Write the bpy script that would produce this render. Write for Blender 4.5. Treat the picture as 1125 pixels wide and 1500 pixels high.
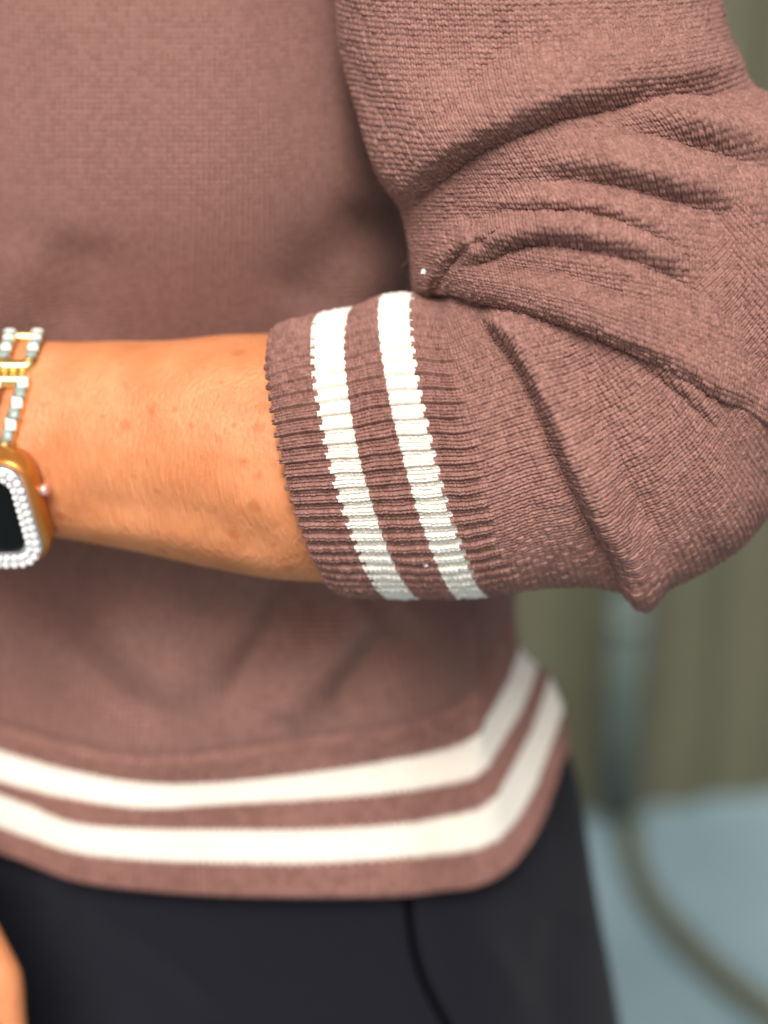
import bpy, bmesh, math
import numpy as np
from mathutils import Vector

for o in list(bpy.data.objects):
    bpy.data.objects.remove(o)
SC = bpy.context.scene
COL = SC.collection
R = math.radians

# ------------------------------------------------------------------ camera, sky, sun, exposure
PITCH = R(20.0)
CAM_H = 1.30
REF = 0.60          # metres from the lens to the plane through the arm
PPM = 4000.0        # sketch units per metre on that plane
cam_d = bpy.data.cameras.new('camera')
cam = bpy.data.objects.new('camera', cam_d)
COL.objects.link(cam)
cam.location = (0, 0, CAM_H)
cam.rotation_euler = (R(90) - PITCH, 0, 0)
cam_d.sensor_fit = 'VERTICAL'
cam_d.sensor_height = 36.0
cam_d.lens = 36.0 * REF / (1500 / PPM)
cam_d.clip_start = 0.02
cam_d.clip_end = 200
cam_d.dof.use_dof = True
cam_d.dof.focus_distance = REF - 0.046
APERTURE = 0.0175
cam_d.dof.aperture_fstop = cam_d.lens / 1000 / APERTURE
SC.camera = cam

world = bpy.data.worlds.new('World')
SC.world = world
world.use_nodes = True
wn = world.node_tree
bg = wn.nodes['Background']
sky = wn.nodes.new('ShaderNodeTexSky')
sky.sky_type = 'NISHITA'
sky.sun_disc = False
sky.sun_elevation = R(49)
sky.sun_rotation = R(184)
sky.air_density = 0.45
sky.dust_density = 8.0
sky.ozone_density = 0.0
grey = wn.nodes.new('ShaderNodeHueSaturation')      # veiled, whitish sky
grey.inputs['Saturation'].default_value = 0.35
wn.links.new(sky.outputs[0], grey.inputs['Color'])
wn.links.new(grey.outputs[0], bg.inputs[0])
bg.inputs[1].default_value = 0.07

sun_d = bpy.data.lights.new('sun', 'SUN')
sun_d.energy = 1.5
sun_d.angle = R(30)
sun_d.color = (1.0, 0.955, 0.89)
sun = bpy.data.objects.new('sun', sun_d)
COL.objects.link(sun)
sun.location = (-1, -2, 4)
sun.rotation_euler = Vector((0.13, 0.63, -0.75)).to_track_quat('-Z', 'Y').to_euler()

vs = SC.view_settings
vs.view_transform = 'Standard'
vs.look = 'None'
vs.gamma = 1.0
vs.use_curve_mapping = False
vs.exposure = 0.98

# ------------------------------------------------------------------ helpers
FWD = np.array([0, math.cos(PITCH), -math.sin(PITCH)])
UPV = np.array([0, math.sin(PITCH), math.cos(PITCH)])
CAMP = np.array([0, 0, CAM_H])


def W(p):
    """sketch space (x right, y down, d away from the arm plane; 4000 units = 1 m) -> world metres"""
    p = np.asarray(p, dtype=np.float64)
    D = REF + p[..., 2] / PPM
    k = D / REF / PPM
    X = (p[..., 0] - 562.5) * k
    Y = (750.0 - p[..., 1]) * k
    out = CAMP + D[..., None] * FWD + Y[..., None] * UPV
    out[..., 0] += X
    return out


def ground_pt(px, py, z=0.0):
    v = (px - 562.5) / PPM / REF, (750 - py) / PPM / REF
    d = FWD + UPV * v[1] + np.array([v[0], 0, 0])
    t = (z - CAM_H) / d[2]
    return CAMP + d * t


def link_mesh(name, me, mat, parent=None, origin=None):
    o = bpy.data.objects.new(name, me)
    COL.objects.link(o)
    if mat is not None:
        me.materials.append(mat)
    if parent is not None:
        o.parent = parent
    return o


def mesh_np(name, V, F, smooth=True, attr=None):
    V = np.ascontiguousarray(V, dtype=np.float32)
    F = np.ascontiguousarray(F, dtype=np.int32)
    me = bpy.data.meshes.new(name)
    me.vertices.add(len(V))
    me.vertices.foreach_set('co', V.ravel())
    n = F.shape[1]
    me.loops.add(F.size)
    me.loops.foreach_set('vertex_index', F.ravel())
    me.polygons.add(len(F))
    me.polygons.foreach_set('loop_start', np.arange(0, F.size, n, dtype=np.int32))
    me.update(calc_edges=True)
    if smooth:
        me.polygons.foreach_set('use_smooth', np.ones(len(F), dtype=bool))
    if attr is not None:
        a = me.attributes.new('knit', 'FLOAT_VECTOR', 'POINT')
        a.data.foreach_set('vector', np.ascontiguousarray(attr, dtype=np.float32).ravel())
    me.validate()
    return me


def grid_faces(nr, nc, wrap=True):
    i = np.arange(nr - 1)[:, None]
    j = np.arange(nc if wrap else nc - 1)[None, :]
    j2 = (j + 1) % nc
    a = i * nc + j
    b = i * nc + j2
    c = (i + 1) * nc + j2
    d = (i + 1) * nc + j
    return np.stack([a, b, c, d], -1).reshape(-1, 4)


def subset(V, F, mask, attr=None):
    f = F[mask]
    u, inv = np.unique(f, return_inverse=True)
    return V[u], inv.reshape(f.shape), (None if attr is None else attr[u])


def hermite(keys, t):
    """smooth interpolation through rows of keys: first column is the parameter"""
    K = np.asarray(keys, dtype=np.float64)
    x, y = K[:, 0], K[:, 1:]
    s = np.diff(y, axis=0) / np.diff(x)[:, None]
    h = np.diff(x)[:, None]
    m = np.empty_like(y)
    m[0], m[-1] = s[0], s[-1]
    m[1:-1] = (s[:-1] * h[1:] + s[1:] * h[:-1]) / (h[1:] + h[:-1])
    t = np.asarray(t, dtype=np.float64)
    i = np.clip(np.searchsorted(x, t, side='right') - 1, 0, len(x) - 2)
    hh = (x[i + 1] - x[i])
    q = ((t - x[i]) / hh)[:, None]
    hh = hh[:, None]
    return ((2 * q**3 - 3 * q**2 + 1) * y[i] + (q**3 - 2 * q**2 + q) * hh * m[i]
            + (-2 * q**3 + 3 * q**2) * y[i + 1] + (q**3 - q**2) * hh * m[i + 1])


def smoothstep(a, b, x):
    t = np.clip((x - a) / (b - a), 0, 1)
    return t * t * (3 - 2 * t)


def grid_normals(P, outward):
    """P (nr,nc,3); normals of a grid, flipped so that they point along 'outward'"""
    du = np.empty_like(P)
    du[:, 1:-1] = P[:, 2:] - P[:, :-2]
    du[:, 0] = P[:, 1] - P[:, -1]
    du[:, -1] = P[:, 0] - P[:, -2]
    dv = np.gradient(P, axis=0)
    n = np.cross(du, dv)
    n /= np.linalg.norm(n, axis=-1, keepdims=True) + 1e-9
    sgn = np.sign(np.sum(n * outward, -1).mean())
    return n * sgn


def polyline_sd(X, Y, pts, smooth=True):
    """signed distance to a polyline (positive on its upper / left side when it runs left to right), arc fraction"""
    P = np.asarray(pts, dtype=np.float64)
    if smooth and len(P) > 2:
        t = np.arange(len(P))
        P = hermite(np.column_stack([t, P]), np.linspace(0, len(P) - 1, (len(P) - 1) * 3 + 1))
    seg = np.diff(P, axis=0)
    L = np.linalg.norm(seg, axis=1)
    cum = np.concatenate([[0], np.cumsum(L)])
    best = np.full(X.shape, 1e9, dtype=np.float32)
    sd = np.zeros(X.shape, dtype=np.float32)
    fr = np.zeros(X.shape, dtype=np.float32)
    for k in range(len(seg)):
        dx, dy = seg[k] / L[k]
        rx, ry = X - P[k, 0], Y - P[k, 1]
        t = np.clip(rx * dx + ry * dy, 0, L[k])
        ex, ey = rx - t * dx, ry - t * dy
        d = np.hypot(ex, ey)
        m = d < best
        best = np.where(m, d, best)
        side = np.where(dx * ry - dy * rx < 0, 1.0, -1.0)
        sd = np.where(m, d * side, sd)
        fr = np.where(m, (cum[k] + t), fr)
    return sd, fr, cum[-1]


def fold(P, N, front, spec):
    """raise a fold on the cloth. spec: pts, amp, wu (width above), wl (width below), val (valley depth), vo (valley
    offset), vw (valley width), lat (how far the upper lip rolls over), f0/f1 fade lengths"""
    X, Y = P[..., 0].astype(np.float32), P[..., 1].astype(np.float32)
    pts = np.asarray(spec['pts'], float)
    mar = 140
    box = (X > pts[:, 0].min() - mar) & (X < pts[:, 0].max() + mar) & (Y > pts[:, 1].min() - mar) & (Y < pts[:, 1].max() + mar) & front
    idx = np.nonzero(box)
    s, fr, L = polyline_sd(X[idx], Y[idx], pts)
    f0, f1 = spec.get('f0', 40), spec.get('f1', 60)
    fade = smoothstep(-4, f0, fr) * smoothstep(-4, f1, L - fr)
    amp, wu, wl = spec.get('amp', 0), spec.get('wu', 30), spec.get('wl', 6)
    g = np.where(s >= 0, np.exp(-(s / wu)**2), np.exp(-(s / wl)**2))
    face = spec.get('face', 0)
    if face:      # a rolled fold: steep lower face rising to a crest, then a long back
        g = smoothstep(-3, face, s) * np.exp(-(np.maximum(s - face, 0) / wu)**2)
    h = amp * g
    if spec.get('val', 0):
        h = h - spec['val'] * np.exp(-((s + spec.get('vo', 8)) / spec.get('vw', 9))**2)
    h = h * fade
    out = P.copy()
    out[idx] += N[idx] * h[:, None]
    lat = spec.get('lat', 0)
    if lat:
        e = 2.0
        c, _, _ = polyline_sd(X[idx] + e, Y[idx], pts)
        d, _, _ = polyline_sd(X[idx], Y[idx] + e, pts)
        gx, gy = (c - s) / e, (d - s) / e
        gl = np.hypot(gx, gy) + 1e-6
        k = lat * fade * np.where(s >= 0, np.exp(-(s / (wu * 0.8))**2), np.exp(-(s / 3.0)**2))
        out[idx[0], idx[1], 0] -= k * gx / gl
        out[idx[0], idx[1], 1] -= k * gy / gl
    return out


def wob(X, Y, Z, seed, scale):
    rng = np.random.RandomState(seed)
    r = 0
    for i in range(7):
        k = rng.normal(size=3) / scale * 2.2
        r = r + np.sin(X * k[0] + Y * k[1] + Z * k[2] + rng.rand() * 6.28)
    return r / 3.0


# ------------------------------------------------------------------ materials
def new_mat(name):
    m = bpy.data.materials.new(name)
    m.use_nodes = True
    return m, m.node_tree.nodes, m.node_tree.links, m.node_tree.nodes['Principled BSDF']


def simple(name, col, rough=0.5, metal=0.0, noise=None, bump=None, **kw):
    m, n, l, b = new_mat(name)
    b.inputs['Base Color'].default_value = (*col, 1)
    b.inputs['Roughness'].default_value = rough
    b.inputs['Metallic'].default_value = metal
    for k, v in kw.items():
        b.inputs[k.replace('_', ' ')].default_value = v
    tc = n.new('ShaderNodeTexCoord')
    if noise:
        sc, lo, hi = noise
        t = n.new('ShaderNodeTexNoise')
        t.inputs['Scale'].default_value = sc
        t.inputs['Detail'].default_value = 6
        l.new(tc.outputs['Object'], t.inputs['Vector'])
        r = n.new('ShaderNodeMapRange')
        r.inputs['From Min'].default_value = 0.3
        r.inputs['From Max'].default_value = 0.7
        r.inputs['To Min'].default_value = lo
        r.inputs['To Max'].default_value = hi
        l.new(t.outputs[0], r.inputs[0])
        mx = n.new('ShaderNodeVectorMath')
        mx.operation = 'SCALE'
        mx.inputs[0].default_value = col
        l.new(r.outputs[0], mx.inputs['Scale'])
        l.new(mx.outputs[0], b.inputs['Base Color'])
    if bump:
        sc, dist = bump
        t = n.new('ShaderNodeTexNoise')
        t.inputs['Scale'].default_value = sc
        t.inputs['Detail'].default_value = 5
        l.new(tc.outputs['Object'], t.inputs['Vector'])
        bp = n.new('ShaderNodeBump')
        bp.inputs['Distance'].default_value = dist
        l.new(t.outputs[0], bp.inputs['Height'])
        l.new(bp.outputs[0], b.inputs['Normal'])
    return m


def math_node(n, l, op, a, b=None, c=None):
    x = n.new('ShaderNodeMath')
    x.operation = op
    for i, v in enumerate((a, b, c)):
        if v is None:
            continue
        if isinstance(v, (int, float)):
            x.inputs[i].default_value = v
        else:
            l.new(v, x.inputs[i])
    return x.outputs[0]


def knit_mat(name, dark, light, stitch_bump=0.0, sheen=0.06, heather=1.0, sss=0.0):
    """woollen yarn: two heathered tones of the same dye, fine fibre relief; stitch_bump adds the stitches as relief"""
    m, n, l, b = new_mat(name)
    b.inputs['Roughness'].default_value = 0.85
    b.inputs['Specular IOR Level'].default_value = 0.25
    b.inputs['Sheen Weight'].default_value = sheen
    b.inputs['Sheen Roughness'].default_value = 0.45
    b.inputs['Sheen Tint'].default_value = (*[min(1, c * 1.6 + 0.25) for c in light], 1)
    at = n.new('ShaderNodeAttribute')
    at.attribute_name = 'knit'
    sep = n.new('ShaderNodeSeparateXYZ')
    l.new(at.outputs['Vector'], sep.inputs[0])
    U, V = sep.outputs[0], sep.outputs[1]
    # heather: per-stitch tone plus fibre streaks
    tn = n.new('ShaderNodeTexNoise')
    tn.inputs['Scale'].default_value = 2.3
    tn.inputs['Detail'].default_value = 3
    l.new(at.outputs['Vector'], tn.inputs['Vector'])
    tc = n.new('ShaderNodeTexCoord')
    big = n.new('ShaderNodeTexNoise')
    big.inputs['Scale'].default_value = 9
    big.inputs['Detail'].default_value = 2
    l.new(tc.outputs['Object'], big.inputs['Vector'])
    f = math_node(n, l, 'ADD', math_node(n, l, 'MULTIPLY', tn.outputs[0], 1.5),
                  math_node(n, l, 'MULTIPLY', big.outputs[0], 0.5))
    f = math_node(n, l, 'SUBTRACT', f, 0.5)
    fl = n.new('ShaderNodeVectorMath')
    fl.operation = 'FLOOR'
    l.new(at.outputs['Vector'], fl.inputs[0])
    wnz = n.new('ShaderNodeTexWhiteNoise')
    l.new(fl.outputs[0], wnz.inputs['Vector'])
    f = math_node(n, l, 'ADD', f, math_node(n, l, 'MULTIPLY_ADD', wnz.outputs['Value'], 0.34, -0.17))
    f = math_node(n, l, 'MULTIPLY_ADD', f, heather, 0.5 - 0.5 * heather)
    if sss:
        b.inputs['Subsurface Weight'].default_value = sss
        b.inputs['Subsurface Radius'].default_value = (1.0, 0.9, 0.8)
        b.inputs['Subsurface Scale'].default_value = 0.003
    mix = n.new('ShaderNodeMix')
    mix.data_type = 'RGBA'
    l.new(f, mix.inputs['Factor'])
    mix.inputs['A'].default_value = (*dark, 1)
    mix.inputs['B'].default_value = (*light, 1)
    l.new(mix.outputs['Result'], b.inputs['Base Color'])
    fib = n.new('ShaderNodeTexNoise')
    fib.inputs['Scale'].default_value = 6.5
    fib.inputs['Detail'].default_value = 4
    l.new(at.outputs['Vector'], fib.inputs['Vector'])
    bp = n.new('ShaderNodeBump')
    bp.inputs['Distance'].default_value = 0.00035
    bp.inputs['Strength'].default_value = 0.8
    l.new(fib.outputs[0], bp.inputs['Height'])
    if stitch_bump:
        fu = math_node(n, l, 'SUBTRACT', math_node(n, l, 'FRACT', U), 0.5)
        q = math_node(n, l, 'ABSOLUTE', fu)
        prof = math_node(n, l, 'COSINE', math_node(n, l, 'MULTIPLY', fu, math.pi))
        st = math_node(n, l, 'SINE', math_node(n, l, 'MULTIPLY', math_node(n, l, 'ADD', V, math_node(n, l, 'MULTIPLY', q, 0.9)), 2 * math.pi))
        hgt = math_node(n, l, 'MULTIPLY', prof, math_node(n, l, 'MULTIPLY_ADD', st, 0.35, 0.65))
        b2 = n.new('ShaderNodeBump')
        b2.inputs['Distance'].default_value = stitch_bump
        l.new(hgt, b2.inputs['Height'])
        l.new(b2.outputs[0], bp.inputs['Normal'])
    l.new(bp.outputs[0], b.inputs['Normal'])
    return m


BR_D, BR_L = (0.136, 0.060, 0.048), (0.362, 0.186, 0.153)
M_KNIT = knit_mat('brown_wool_knit', BR_D, BR_L)
M_KNIT_T = knit_mat('brown_wool_knit_body', BR_D, BR_L, stitch_bump=0.00075, heather=0.6)
M_WHITE = knit_mat('cream_wool_knit', (0.76, 0.69, 0.60), (0.84, 0.775, 0.69), sheen=0.1, sss=0.5)


def skin_mat():
    m, n, l, b = new_mat('tanned_skin')
    b.inputs['Roughness'].default_value = 0.5
    b.inputs['Specular IOR Level'].default_value = 0.35
    b.inputs['Subsurface Weight'].default_value = 0.25
    b.inputs['Subsurface Radius'].default_value = (1.0, 0.35, 0.15)
    b.inputs['Subsurface Scale'].default_value = 0.004
    tc = n.new('ShaderNodeTexCoord')
    no = n.new('ShaderNodeTexNoise')
    no.inputs['Scale'].default_value = 55
    no.inputs['Detail'].default_value = 5
    l.new(tc.outputs['Object'], no.inputs['Vector'])
    ramp = n.new('ShaderNodeValToRGB')
    ramp.color_ramp.elements[0].position = 0.3
    ramp.color_ramp.elements[0].color = (0.51, 0.178, 0.066, 1)
    ramp.color_ramp.elements[1].position = 0.72
    ramp.color_ramp.elements[1].color = (0.655, 0.262, 0.113, 1)
    l.new(no.outputs[0], ramp.inputs[0])
    blot = n.new('ShaderNodeTexNoise')
    blot.inputs['Scale'].default_value = 190
    blot.inputs['Detail'].default_value = 3
    l.new(tc.outputs['Object'], blot.inputs['Vector'])
    br = n.new('ShaderNodeMapRange')
    br.inputs['From Min'].default_value = 0.45
    br.inputs['From Max'].default_value = 0.75
    br.inputs['To Max'].default_value = 0.35
    l.new(blot.outputs[0], br.inputs[0])
    bm_ = n.new('ShaderNodeMix')
    bm_.data_type = 'RGBA'
    l.new(br.outputs[0], bm_.inputs['Factor'])
    l.new(ramp.outputs[0], bm_.inputs['A'])
    bm_.inputs['B'].default_value = (0.60, 0.19, 0.085, 1)
    col = bm_.outputs['Result']
    # freckles: scattered small ones
    vo = n.new('ShaderNodeTexVoronoi')
    vo.inputs['Scale'].default_value = 105
    l.new(tc.outputs['Object'], vo.inputs['Vector'])
    pick = n.new('ShaderNodeSeparateColor')
    l.new(vo.outputs['Color'], pick.inputs[0])
    sm = n.new('ShaderNodeMapRange')
    sm.inputs['From Min'].default_value = 0.34
    sm.inputs['From Max'].default_value = 0.12
    l.new(vo.outputs['Distance'], sm.inputs[0])
    on = math_node(n, l, 'GREATER_THAN', pick.outputs[0], 0.70)
    fk = math_node(n, l, 'MULTIPLY', math_node(n, l, 'MULTIPLY', sm.outputs[0], on), 0.6)
    # and the larger moles
    fw = n.new('ShaderNodeTexNoise')
    fw.inputs['Scale'].default_value = 420
    fw.inputs['Detail'].default_value = 3
    l.new(tc.outputs['Object'], fw.inputs['Vector'])
    for (px, py, d, r) in SPOTS:
        p = W(np.array([px, py, d])) - BASE
        dn = n.new('ShaderNodeVectorMath')
        dn.operation = 'DISTANCE'
        dn.inputs[1].default_value = tuple(p + 0.0018)
        nz = n.new('ShaderNodeVectorMath')
        nz.operation = 'MULTIPLY_ADD'
        l.new(fw.outputs['Color'], nz.inputs[0])
        nz.inputs[1].default_value = (0.0036, 0.0036, 0.0036)
        l.new(tc.outputs['Object'], nz.inputs[2])
        l.new(nz.outputs[0], dn.inputs[0])
        mr = n.new('ShaderNodeMapRange')
        mr.inputs['From Min'].default_value = r * 1.25
        mr.inputs['From Max'].default_value = r * 0.2
        mr.inputs['To Max'].default_value = 0.78
        l.new(dn.outputs['Value'], mr.inputs[0])
        fk = math_node(n, l, 'MAXIMUM', fk, mr.outputs[0])
    mx = n.new('ShaderNodeMix')
    mx.data_type = 'RGBA'
    l.new(fk, mx.inputs['Factor'])
    l.new(col, mx.inputs['A'])
    mx.inputs['B'].default_value = (0.42, 0.12, 0.035, 1)
    l.new(mx.outputs['Result'], b.inputs['Base Color'])
    # fine creases, stretched across the arm
    mp = n.new('ShaderNodeMapping')
    mp.inputs['Rotation'].default_value = (0, R(35), 0)
    mp.inputs['Scale'].default_value = (1.0, 1.0, 0.22)
    l.new(tc.outputs['Object'], mp.inputs['Vector'])
    cr = n.new('ShaderNodeTexNoise')
    cr.inputs['Scale'].default_value = 650
    cr.inputs['Detail'].default_value = 4
    l.new(mp.outputs[0], cr.inputs['Vector'])
    bp = n.new('ShaderNodeBump')
    bp.inputs['Distance'].default_value = 0.0012
    bp.inputs['Strength'].default_value = 0.8
    l.new(cr.outputs[0], bp.inputs['Height'])
    l.new(bp.outputs[0], b.inputs['Normal'])
    return m


# ------------------------------------------------------------------ the setting
def tag(o, label=None, cat=None, group=None, kind=None):
    if label: o['label'] = label
    if cat: o['category'] = cat
    if group: o['group'] = group
    if kind: o['kind'] = kind
    return o


def build_floor():
    m, n, l, b = new_mat('blue_grey_concrete')
    b.inputs['Roughness'].default_value = 0.6
    tc = n.new('ShaderNodeTexCoord')
    t = n.new('ShaderNodeTexNoise')
    t.inputs['Scale'].default_value = 3.5
    t.inputs['Detail'].default_value = 8
    l.new(tc.outputs['Object'], t.inputs['Vector'])
    r = n.new('ShaderNodeValToRGB')
    r.color_ramp.elements[0].position = 0.3
    r.color_ramp.elements[0].color = (0.135, 0.20, 0.225, 1)
    r.color_ramp.elements[1].position = 0.7
    r.color_ramp.elements[1].color = (0.185, 0.26, 0.285, 1)
    l.new(t.outputs[0], r.inputs[0])
    l.new(r.outputs[0], b.inputs['Base Color'])
    t2 = n.new('ShaderNodeTexNoise')
    t2.inputs['Scale'].default_value = 180
    l.new(tc.outputs['Object'], t2.inputs['Vector'])
    bp = n.new('ShaderNodeBump')
    bp.inputs['Distance'].default_value = 0.002
    l.new(t2.outputs[0], bp.inputs['Height'])
    l.new(bp.outputs[0], b.inputs['Normal'])
    s = 12
    V = np.array([[-s, -s, 0], [s, -s, 0], [s, s, 0], [-s, s, 0]], float)
    o = link_mesh('floor', mesh_np('floor', V, np.array([[0, 1, 2, 3]]), smooth=False), m)
    tag(o, kind='structure')


WALL_ANG = R(14)
WALL_P = ground_pt(985, 1178)
WX = np.array([math.cos(WALL_ANG), math.sin(WALL_ANG), 0])
WNRM = np.array([math.sin(WALL_ANG), -math.cos(WALL_ANG), 0])   # towards the camera


def build_wall():
    paint = simple('olive_painted_metal', (0.080, 0.077, 0.046), 0.6, noise=(2.2, 0.8, 1.15), bump=(60, 0.0006))
    root = bpy.data.objects.new('wall', None)
    COL.objects.link(root)
    root.location = tuple(WALL_P)
    tag(root, 'olive ribbed metal wall behind the person', 'wall')
    # one folded sheet per panel: flat pan, raised rib
    pw = 0.46
    prof = [(0, 0)]
    nr = 4
    for k in range(nr):
        x0 = k * pw / nr
        prof += [(x0 + 0.045, 0), (x0 + 0.062, 0.009), (x0 + 0.088, 0.009), (x0 + 0.105, 0)]
    prof += [(pw - 0.004, 0)]
    H = 3.0
    V, F = [], []
    for (x, h) in prof:
        for z in (0.0, H):
            V.append(WX * x + WNRM * h + np.array([0, 0, z]))
    for i in range(len(prof) - 1):
        F.append([2 * i, 2 * i + 2, 2 * i + 3, 2 * i + 1])
    me = mesh_np('panel', np.array(V), np.array(F), smooth=False)
    me.materials.append(paint)
    for i in range(-9, 9):
        o = bpy.data.objects.new('panel', me)
        COL.objects.link(o)
        o.parent = root
        o.location = tuple(WX * (pw * i + 0.06))
    # backing behind the sheets
    V = []
    for x in (-4.4, 4.6):
        for hh in (-0.006, -0.08):
            for z in (0, H):
                V.append(WX * x + WNRM * hh + np.array([0, 0, z]))
    V = np.array(V)
    F = np.array([[0, 4, 5, 1], [2, 3, 7, 6], [0, 1, 3, 2], [4, 6, 7, 5], [1, 5, 7, 3], [0, 2, 6, 4]])
    link_mesh('backing', mesh_np('backing', V, F, smooth=False), paint, root)


def tube_np(path, rad, n=16, closed=False, caps=True):
    path = np.asarray(path, float)
    rad = np.broadcast_to(rad, (len(path),))
    T = np.gradient(path, axis=0)
    if closed:
        T = np.roll(path, -1, 0) - np.roll(path, 1, 0)
    T /= np.linalg.norm(T, axis=1, keepdims=True) + 1e-12
    ref = np.array([0.123, 0.31, 0.94])
    if abs(T @ ref).max() > 0.97:
        ref = np.array([0.9, 0.3, 0.2])
    A = np.cross(T, ref)
    A /= np.linalg.norm(A, axis=1, keepdims=True)
    B = np.cross(T, A)
    th = np.linspace(0, 2 * np.pi, n, endpoint=False)
    V = path[:, None] + rad[:, None, None] * (A[:, None] * np.cos(th)[None, :, None] + B[:, None] * np.sin(th)[None, :, None])
    m = len(path)
    if closed:
        V = np.concatenate([V, V[:1]])
        F = grid_faces(m + 1, n)
        F = F % (m * n) if False else np.where(F >= m * n, F - m * n, F)
        return V[:m].reshape(-1, 3), F
    V = V.reshape(-1, 3)
    F = grid_faces(m, n)
    if caps:
        V = np.concatenate([V, path[:1], path[-1:]])
        k = m * n
        j = np.arange(n)
        c0 = np.stack([np.full(n, k), (j + 1) % n, j, np.full(n, k)], -1)
        # triangles stored as quads are invalid; use thin ring instead
        V = V[:k]
        inner0 = path[0] + (V[:n] - path[0]) * 0.02
        inner1 = path[-1] + (V[k - n:k] - path[-1]) * 0.02
        V = np.concatenate([V, inner0, inner1])
        f0 = np.stack([j, k + j, k + (j + 1) % n, (j + 1) % n], -1)
        b = k - n
        f1 = np.stack([b + j, b + (j + 1) % n, k + n + (j + 1) % n, k + n + j], -1)
        F = np.concatenate([F, f0, f1])
    return V, F


def build_pipe_hose():
    grey = simple('blue_grey_pipe_paint', (0.095, 0.115, 0.105), 0.5, noise=(6, 0.85, 1.15))
    x = None
    g = ground_pt(880, 1190)
    s = (g - WALL_P) @ WX
    base = WALL_P + WX * s + WNRM * 0.055
    root = bpy.data.objects.new('downpipe', None)
    COL.objects.link(root)
    root.location = tuple(base)
    tag(root, 'blue-grey vertical pipe fixed to the olive wall', 'pipe')
    zz = np.linspace(0.05, 2.9, 12)
    V, F = tube_np(np.stack([0 * zz, 0 * zz, zz], 1), 0.030, 20)
    link_mesh('pipe', mesh_np('pipe', V, F), grey, root)
    for z in (0.35, 1.6):
        p = np.array([[0, 0, z - 0.012], [0, 0, z + 0.012]])
        V, F = tube_np(p, 0.034, 20)
        link_mesh('bracket', mesh_np('bracket', V, F, smooth=False), grey, root)
    hose_m = simple('olive_rubber_hose', (0.072, 0.072, 0.045), 0.55, noise=(8, 0.85, 1.15))
    pts = [(922, 1192), (922, 1225), (928, 1262), (950, 1312), (985, 1358), (1030, 1405), (1080, 1448), (1135, 1490), (1200, 1540), (1290, 1620)]
    G = np.array([ground_pt(a, b, 0.018) for a, b in pts])
    t = np.arange(len(G))
    G = hermite(np.column_stack([t, G]), np.linspace(0, len(G) - 1, 80))
    V, F = tube_np(G, 0.017, 16)
    o = link_mesh('hose', mesh_np('hose', V, F), hose_m)
    tag(o, 'olive hose curving over the blue-grey floor from the wall', 'hose')


build_floor()
build_wall()
build_pipe_hose()

# ------------------------------------------------------------------ the person
BASE = W(np.array([150.0, 1400.0, 800.0]))
BASE[2] = 0.0
person = bpy.data.objects.new('person', None)
COL.objects.link(person)
person.location = tuple(BASE)
tag(person, 'person in a brown striped knit sweater and dark trousers, one forearm bent across the waist', 'person')


def put(name, P, F, mat, parent, attr=None, smooth=True):
    """sketch-space vertices -> mesh object under the person"""
    V = W(P.reshape(-1, 3)) - BASE
    return link_mesh(name, mesh_np(name, V, F, smooth, attr), mat, parent)


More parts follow.
